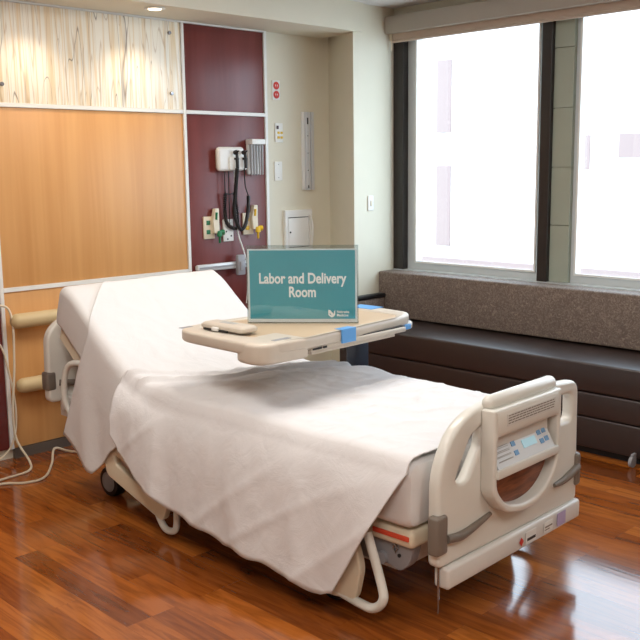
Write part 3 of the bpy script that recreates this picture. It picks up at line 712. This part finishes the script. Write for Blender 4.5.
# blanket
def bvA(s):
    if s >= 0: return .085+.03*(s)
    h = -s; return lerp(.09, .36, h**1.1)
def bvB(s):
    if s >= 0: return 1.70-.42*s**.8
    return lerp(1.70, 1.69, -s)
BH = [(.30, .11), (.36, .10), (.41, .085), (.66, .122), (.92, .128), (1.12, .16), (1.35, .21), (1.50, .27), (1.60, .34), (1.70, .44), (1.8, .5)]
def bhem(v, t): return interp(BH, v)+.006*math.sin(v*38)
def brid(u, v, t, s):
    d = bvB(max(0, s))-v
    a = .020*math.exp(-((d-.015)/.018)**2)+.020*math.exp(-((d-.095)/.012)**2)+.008*math.exp(-((d-.06)/.02)**2)+.018*math.exp(-((d-.25)/.10)**2)
    a += .035*math.exp(-((v-1.15)/.22)**2-((u-.42)/.30)**2)
    return a
cloth_obj(drape(bvA, bvB, bhem, .020, .062, 230, [(.010, 9, .4, 1.2), (.006, 21, 1.3, 2.2), (.004, 37, 0, 1)], 2.3, brid), 'blanket', LIN2,
          'white wrinkled cotton blanket hanging over the near side of the bed', (.47, .8, .6))
# top sheet with draped corner near the head
def svA(s): return 1.40
def svB(s):
    if s >= 0: return 1.965+min(.215, s*.9)
    return lerp(1.965, 2.165, -s)
SH = [(1.4, .46), (1.58, .44), (1.76, .33), (1.92, .19), (1.95, .195), (2.03, .245), (2.15, .33), (2.3, .36)]
def shem(v, t): return interp(SH, v)
cloth_obj(drape(svA, svB, shem, .010, .012, 90, [(.009, 22, 1.0, 1.0), (.004, 35, .3, 2)], 7.1, lambda u, v, t, s: 0, .35), 'top_sheet', LIN,
          'smooth white top sheet with a pointed corner hanging off the raised backrest', (.47, 1.7, .6), .003)

# ------------------------------------------------------------------ overbed table
ob = thing('overbed_table', 'beige overbed table with raised rim and blue tape, spanning the bed', 'table', (1.0, 1.2, 0), BED)
def tp(g, nm, m, parent=None, **k): return build(g, nm, m, parent or ob, BED, **k)
TO = rp([(.03, 1.40, .13), (.0, .82, .13), (.25, .80, .02), (.86, .84, .02), (1.03, .87, .09), (1.07, 1.25, .10), (.98, 1.33, .04), (.30, 1.42, .05)], 8)
TI = rp([(.125, 1.34, .05), (.12, .88, .05), (.25, .815, .02), (.87, .855, .02), (.93, .90, .02), (.95, 1.28, .04), (.30, 1.37, .05)], 8)
tp(G().plate([TO, TI], .05, Matrix.Translation((0, 0, .903)), .014), 'rim', TABR)
tp(G().plate([TI], .02, Matrix.Translation((0, 0, .913))), 'tabletop', TABTOP)
# raised end blocks under rim
tp(G().plate([rp([(.012, .99, .06), (.0, .82, .13), (.26, .803, .02), (.26, 1.0, .03)], 10)], .085, Matrix.Translation((0, 0, .8845)), .016), 'corner_grip', TABR)
tp(G().plate([rp([(.90, 1.25, .03), (.90, .86, .02), (1.05, .87, .06), (1.08, 1.25, .05)])], .035, Matrix.Translation((0, 0, .868)), .012), 'end_grip', TABR)
dwr = tp(G().box((.28, .815, .862), (.90, 1.30, .883), .003).box((.30, .83, .845), (.84, 1.26, .86), .003), 'drawer', TABR)
tp(G().box((.275, .825, .8825), (.905, 1.29, .8875)).box((.30, .828, .8595), (.85, 1.26, .8625)), 'drawer_gap', DGREY, dwr)
tp(G().box((.29, .809, .868), (.34, .816, .879)).box((.35, .809, .868), (.37, .816, .877)), 'drawer_latch', BLACK, dwr)
tp(G().box((.82, .832, .868), (.88, .842, .884)), 'vent', GREYP, dwr)
tp(G().box((.46, .804, .872), (.545, .812, .931)).box((.46, .808, .9285), (.545, .85, .930)), 'tape', TAPE, label='blue tape on the front edge')
tp(G().box((.90, .855, .858), (.99, .864, .882), .002), 'tape', TAPE, label='blue tape under the right end')
tp(G().box((.97, 1.08, .9285), (1.06, 1.22, .9305)), 'tape', TAPE, label='pale blue tape on the right end')
# latch box on the left end
lbx = tp(G().box((.10, 1.03, .930), (.20, 1.30, .962), .022, 4), 'latch_box', TABR)
tp(G().box((.097, 1.12, .931), (.107, 1.27, .938)), 'latch', DGREY, lbx)
tp(G().box((.09, 1.17, .932), (.104, 1.21, .948), .003), 'latch_clip', ALU, lbx)
tp(G().box((.135, 1.12, .9618), (.165, 1.21, .9628)), 'label_print', LABEL, lbx)
tp(G().box((.06, 1.365, .9275), (.12, 1.39, .9288)), 'grip_pad', GREYM)
tp(G().box((.11, .845, .9265), (.20, .87, .9290)), 'grip_pad', GREYM)
# column and base
tp(G().box((1.0, 1.195, .08), (1.09, 1.275, .862), .012, 3), 'column', POST)
tp(G().box((.85, 1.17, .856), (1.095, 1.30, .866), .002), 'column_bracket', POST)
tp(G().box((.25, 1.20, .055), (1.11, 1.27, .10), .012), 'base_bar', POST)
for u in (.32, 1.05):
    lg = tp(G().box((u-.03, .95, .055), (u+.03, 1.5, .095), .012), 'base_leg', POST)
    for v in (.98, 1.47): tp(G().lathe((u-.012, v, .03), (1, 0, 0), [(0, .02), (.002, .029), (.022, .029), (.024, .02)], 16).box((u-.008, v-.008, .03), (u+.008, v+.008, .056)), 'caster', BLACK, lg)
# ------------------------------------------------------------------ sign
p0 = Vector((.345, 1.265, .924)); p1 = Vector((.655, .885, .924)); d = (p1-p0); L = d.length; ang = math.atan2(d.y, d.x)
SG = BED @ Matrix.Translation((p0+p1)/2) @ Matrix.Rotation(ang, 4, 'Z')
sg = thing('table_sign', 'teal sign in a clear acrylic holder reading Labor and Delivery Room, on the overbed table', 'sign', (0, 0, 0), SG)
hh = .328
def sp(g, nm, m, parent=None, **k): return build(g, nm, m, parent or sg, SG, **k)
sp(G().box((-L/2, -.004, 0), (L/2, -.0028, hh+.016)).box((-L/2, .001, 0), (L/2, .0022, hh+.016)).box((-L/2, -.004, 0), (L/2, .06, .0022)), 'acrylic_holder', ACRYL, smooth=False)
card = sp(G().box((-L/2+.006, -.0022, .006), (L/2-.006, -.0004, hh)), 'card_border', WTEXT, smooth=False)
po = sp(G().box((-L/2+.014, -.0026, .020), (L/2-.014, -.0022, hh-.006)), 'poster', TEAL, smooth=False)
def word(body, size, x, z, off, sx, nm, align='CENTER'):
    g = G(); me = text_mesh(body, size, .0002, off, sx, align); me.transform(Matrix.Translation((x, -.0029, z)) @ XZ); g.bm.from_mesh(me); sp(g, nm, WTEXT, po, smooth=False)
word('Labor and Delivery', .064, 0, .178, .0017, .77, 'lettering')
word('Room', .064, 0, .118, .0017, .77, 'lettering')
word('Nebraska', .0165, .150, .046, .0004, .85, 'small_lettering', 'LEFT')
word('Medicine', .0165, .150, .031, .0004, .85, 'small_lettering', 'LEFT')
g = G().plate([[(.113, .060), (.113, .038), (.120, .031), (.128, .026), (.137, .031), (.143, .038), (.143, .060), (.137, .052), (.137, .040), (.124, .056), (.119, .060)],
               [(.119, .048), (.119, .040), (.128, .034)]], .0004, XZat(-.0029)); sp(g, 'emblem', WTEXT, po, smooth=False)

# ------------------------------------------------------------------ outside
t = thing('neighbouring_building', 'sunlit pale building across the street seen through the windows', 'building', (30, 18, -8))
build(G().box((30, 2, -8), (36, 40, 9)), 'facade', OUTW, t, smooth=False)
for i, (y0, y1, z0, z1) in enumerate(((23.0, 23.7, 2.9, 5.7), (23.0, 23.7, -1.6, 1.6), (16.9, 17.5, 1.4, 2.6), (14.8, 15.8, 1.8, 2.6), (20.3, 21.0, -4, -2.8))):
    build(G().box((29.95, y0, z0), (30.02, y1, z1)), 'window', OUTP, t, smooth=False)
build(G().box((29.9, 2, -2.3), (30.05, 40, -2.1)), 'ledge', OUTP, t, smooth=False)
struct(G().box((8, -20, -8.2), (60, 60, -8)), 'floor_outside', GROUND)
sun = bpy.data.lights.new('sun', 'SUN'); sun.energy = 5; sun.angle = R(.5); sun.color = (1, .97, .92)
so = bpy.data.objects.new('sun', sun); COL.objects.link(so); so.rotation_euler = Vector((.75, .35, -.75)).to_track_quat('-Z', 'Y').to_euler()
w = bpy.data.worlds.new('World'); S.world = w; w.use_nodes = True
bg = w.node_tree.nodes['Background']; bg.inputs[0].default_value = (.68, .85, 1, 1); bg.inputs[1].default_value = 5.6
pl = bpy.data.lights.new('window_portal', 'AREA'); pl.shape = 'RECTANGLE'; pl.size = 1.7; pl.size_y = 3.5
pl.cycles.is_portal = True
po_ = bpy.data.objects.new('window_portal', pl); COL.objects.link(po_); po_.location = (WX+.2, 2.7, 1.7); po_.rotation_euler = (0, R(90), 0)

# ------------------------------------------------------------------ camera
cam = bpy.data.cameras.new('camera'); co = bpy.data.objects.new('camera', cam); COL.objects.link(co)
cam.sensor_width = 36; cam.lens = 926.58*36/640; cam.clip_start = .05
yaw, pitch, roll = R(44.466), R(9.357), R(-.739)
f = Vector((math.sin(yaw)*math.cos(pitch), math.cos(yaw)*math.cos(pitch), -math.sin(pitch)))
r_ = Vector((math.cos(yaw), -math.sin(yaw), 0)); u_ = r_.cross(f)
c_, s_ = math.cos(roll), math.sin(roll); r2 = r_*c_+u_*s_; u2 = u_*c_-r_*s_
M = Matrix((r2, u2, -f)).transposed().to_4x4(); M.translation = (0, 0, 1.6)
co.matrix_world = M
S.camera = co
S.view_settings.view_transform = 'Standard'; S.view_settings.look = 'None'; S.view_settings.gamma = 1; S.view_settings.exposure = .03
S.view_settings.use_curve_mapping = False
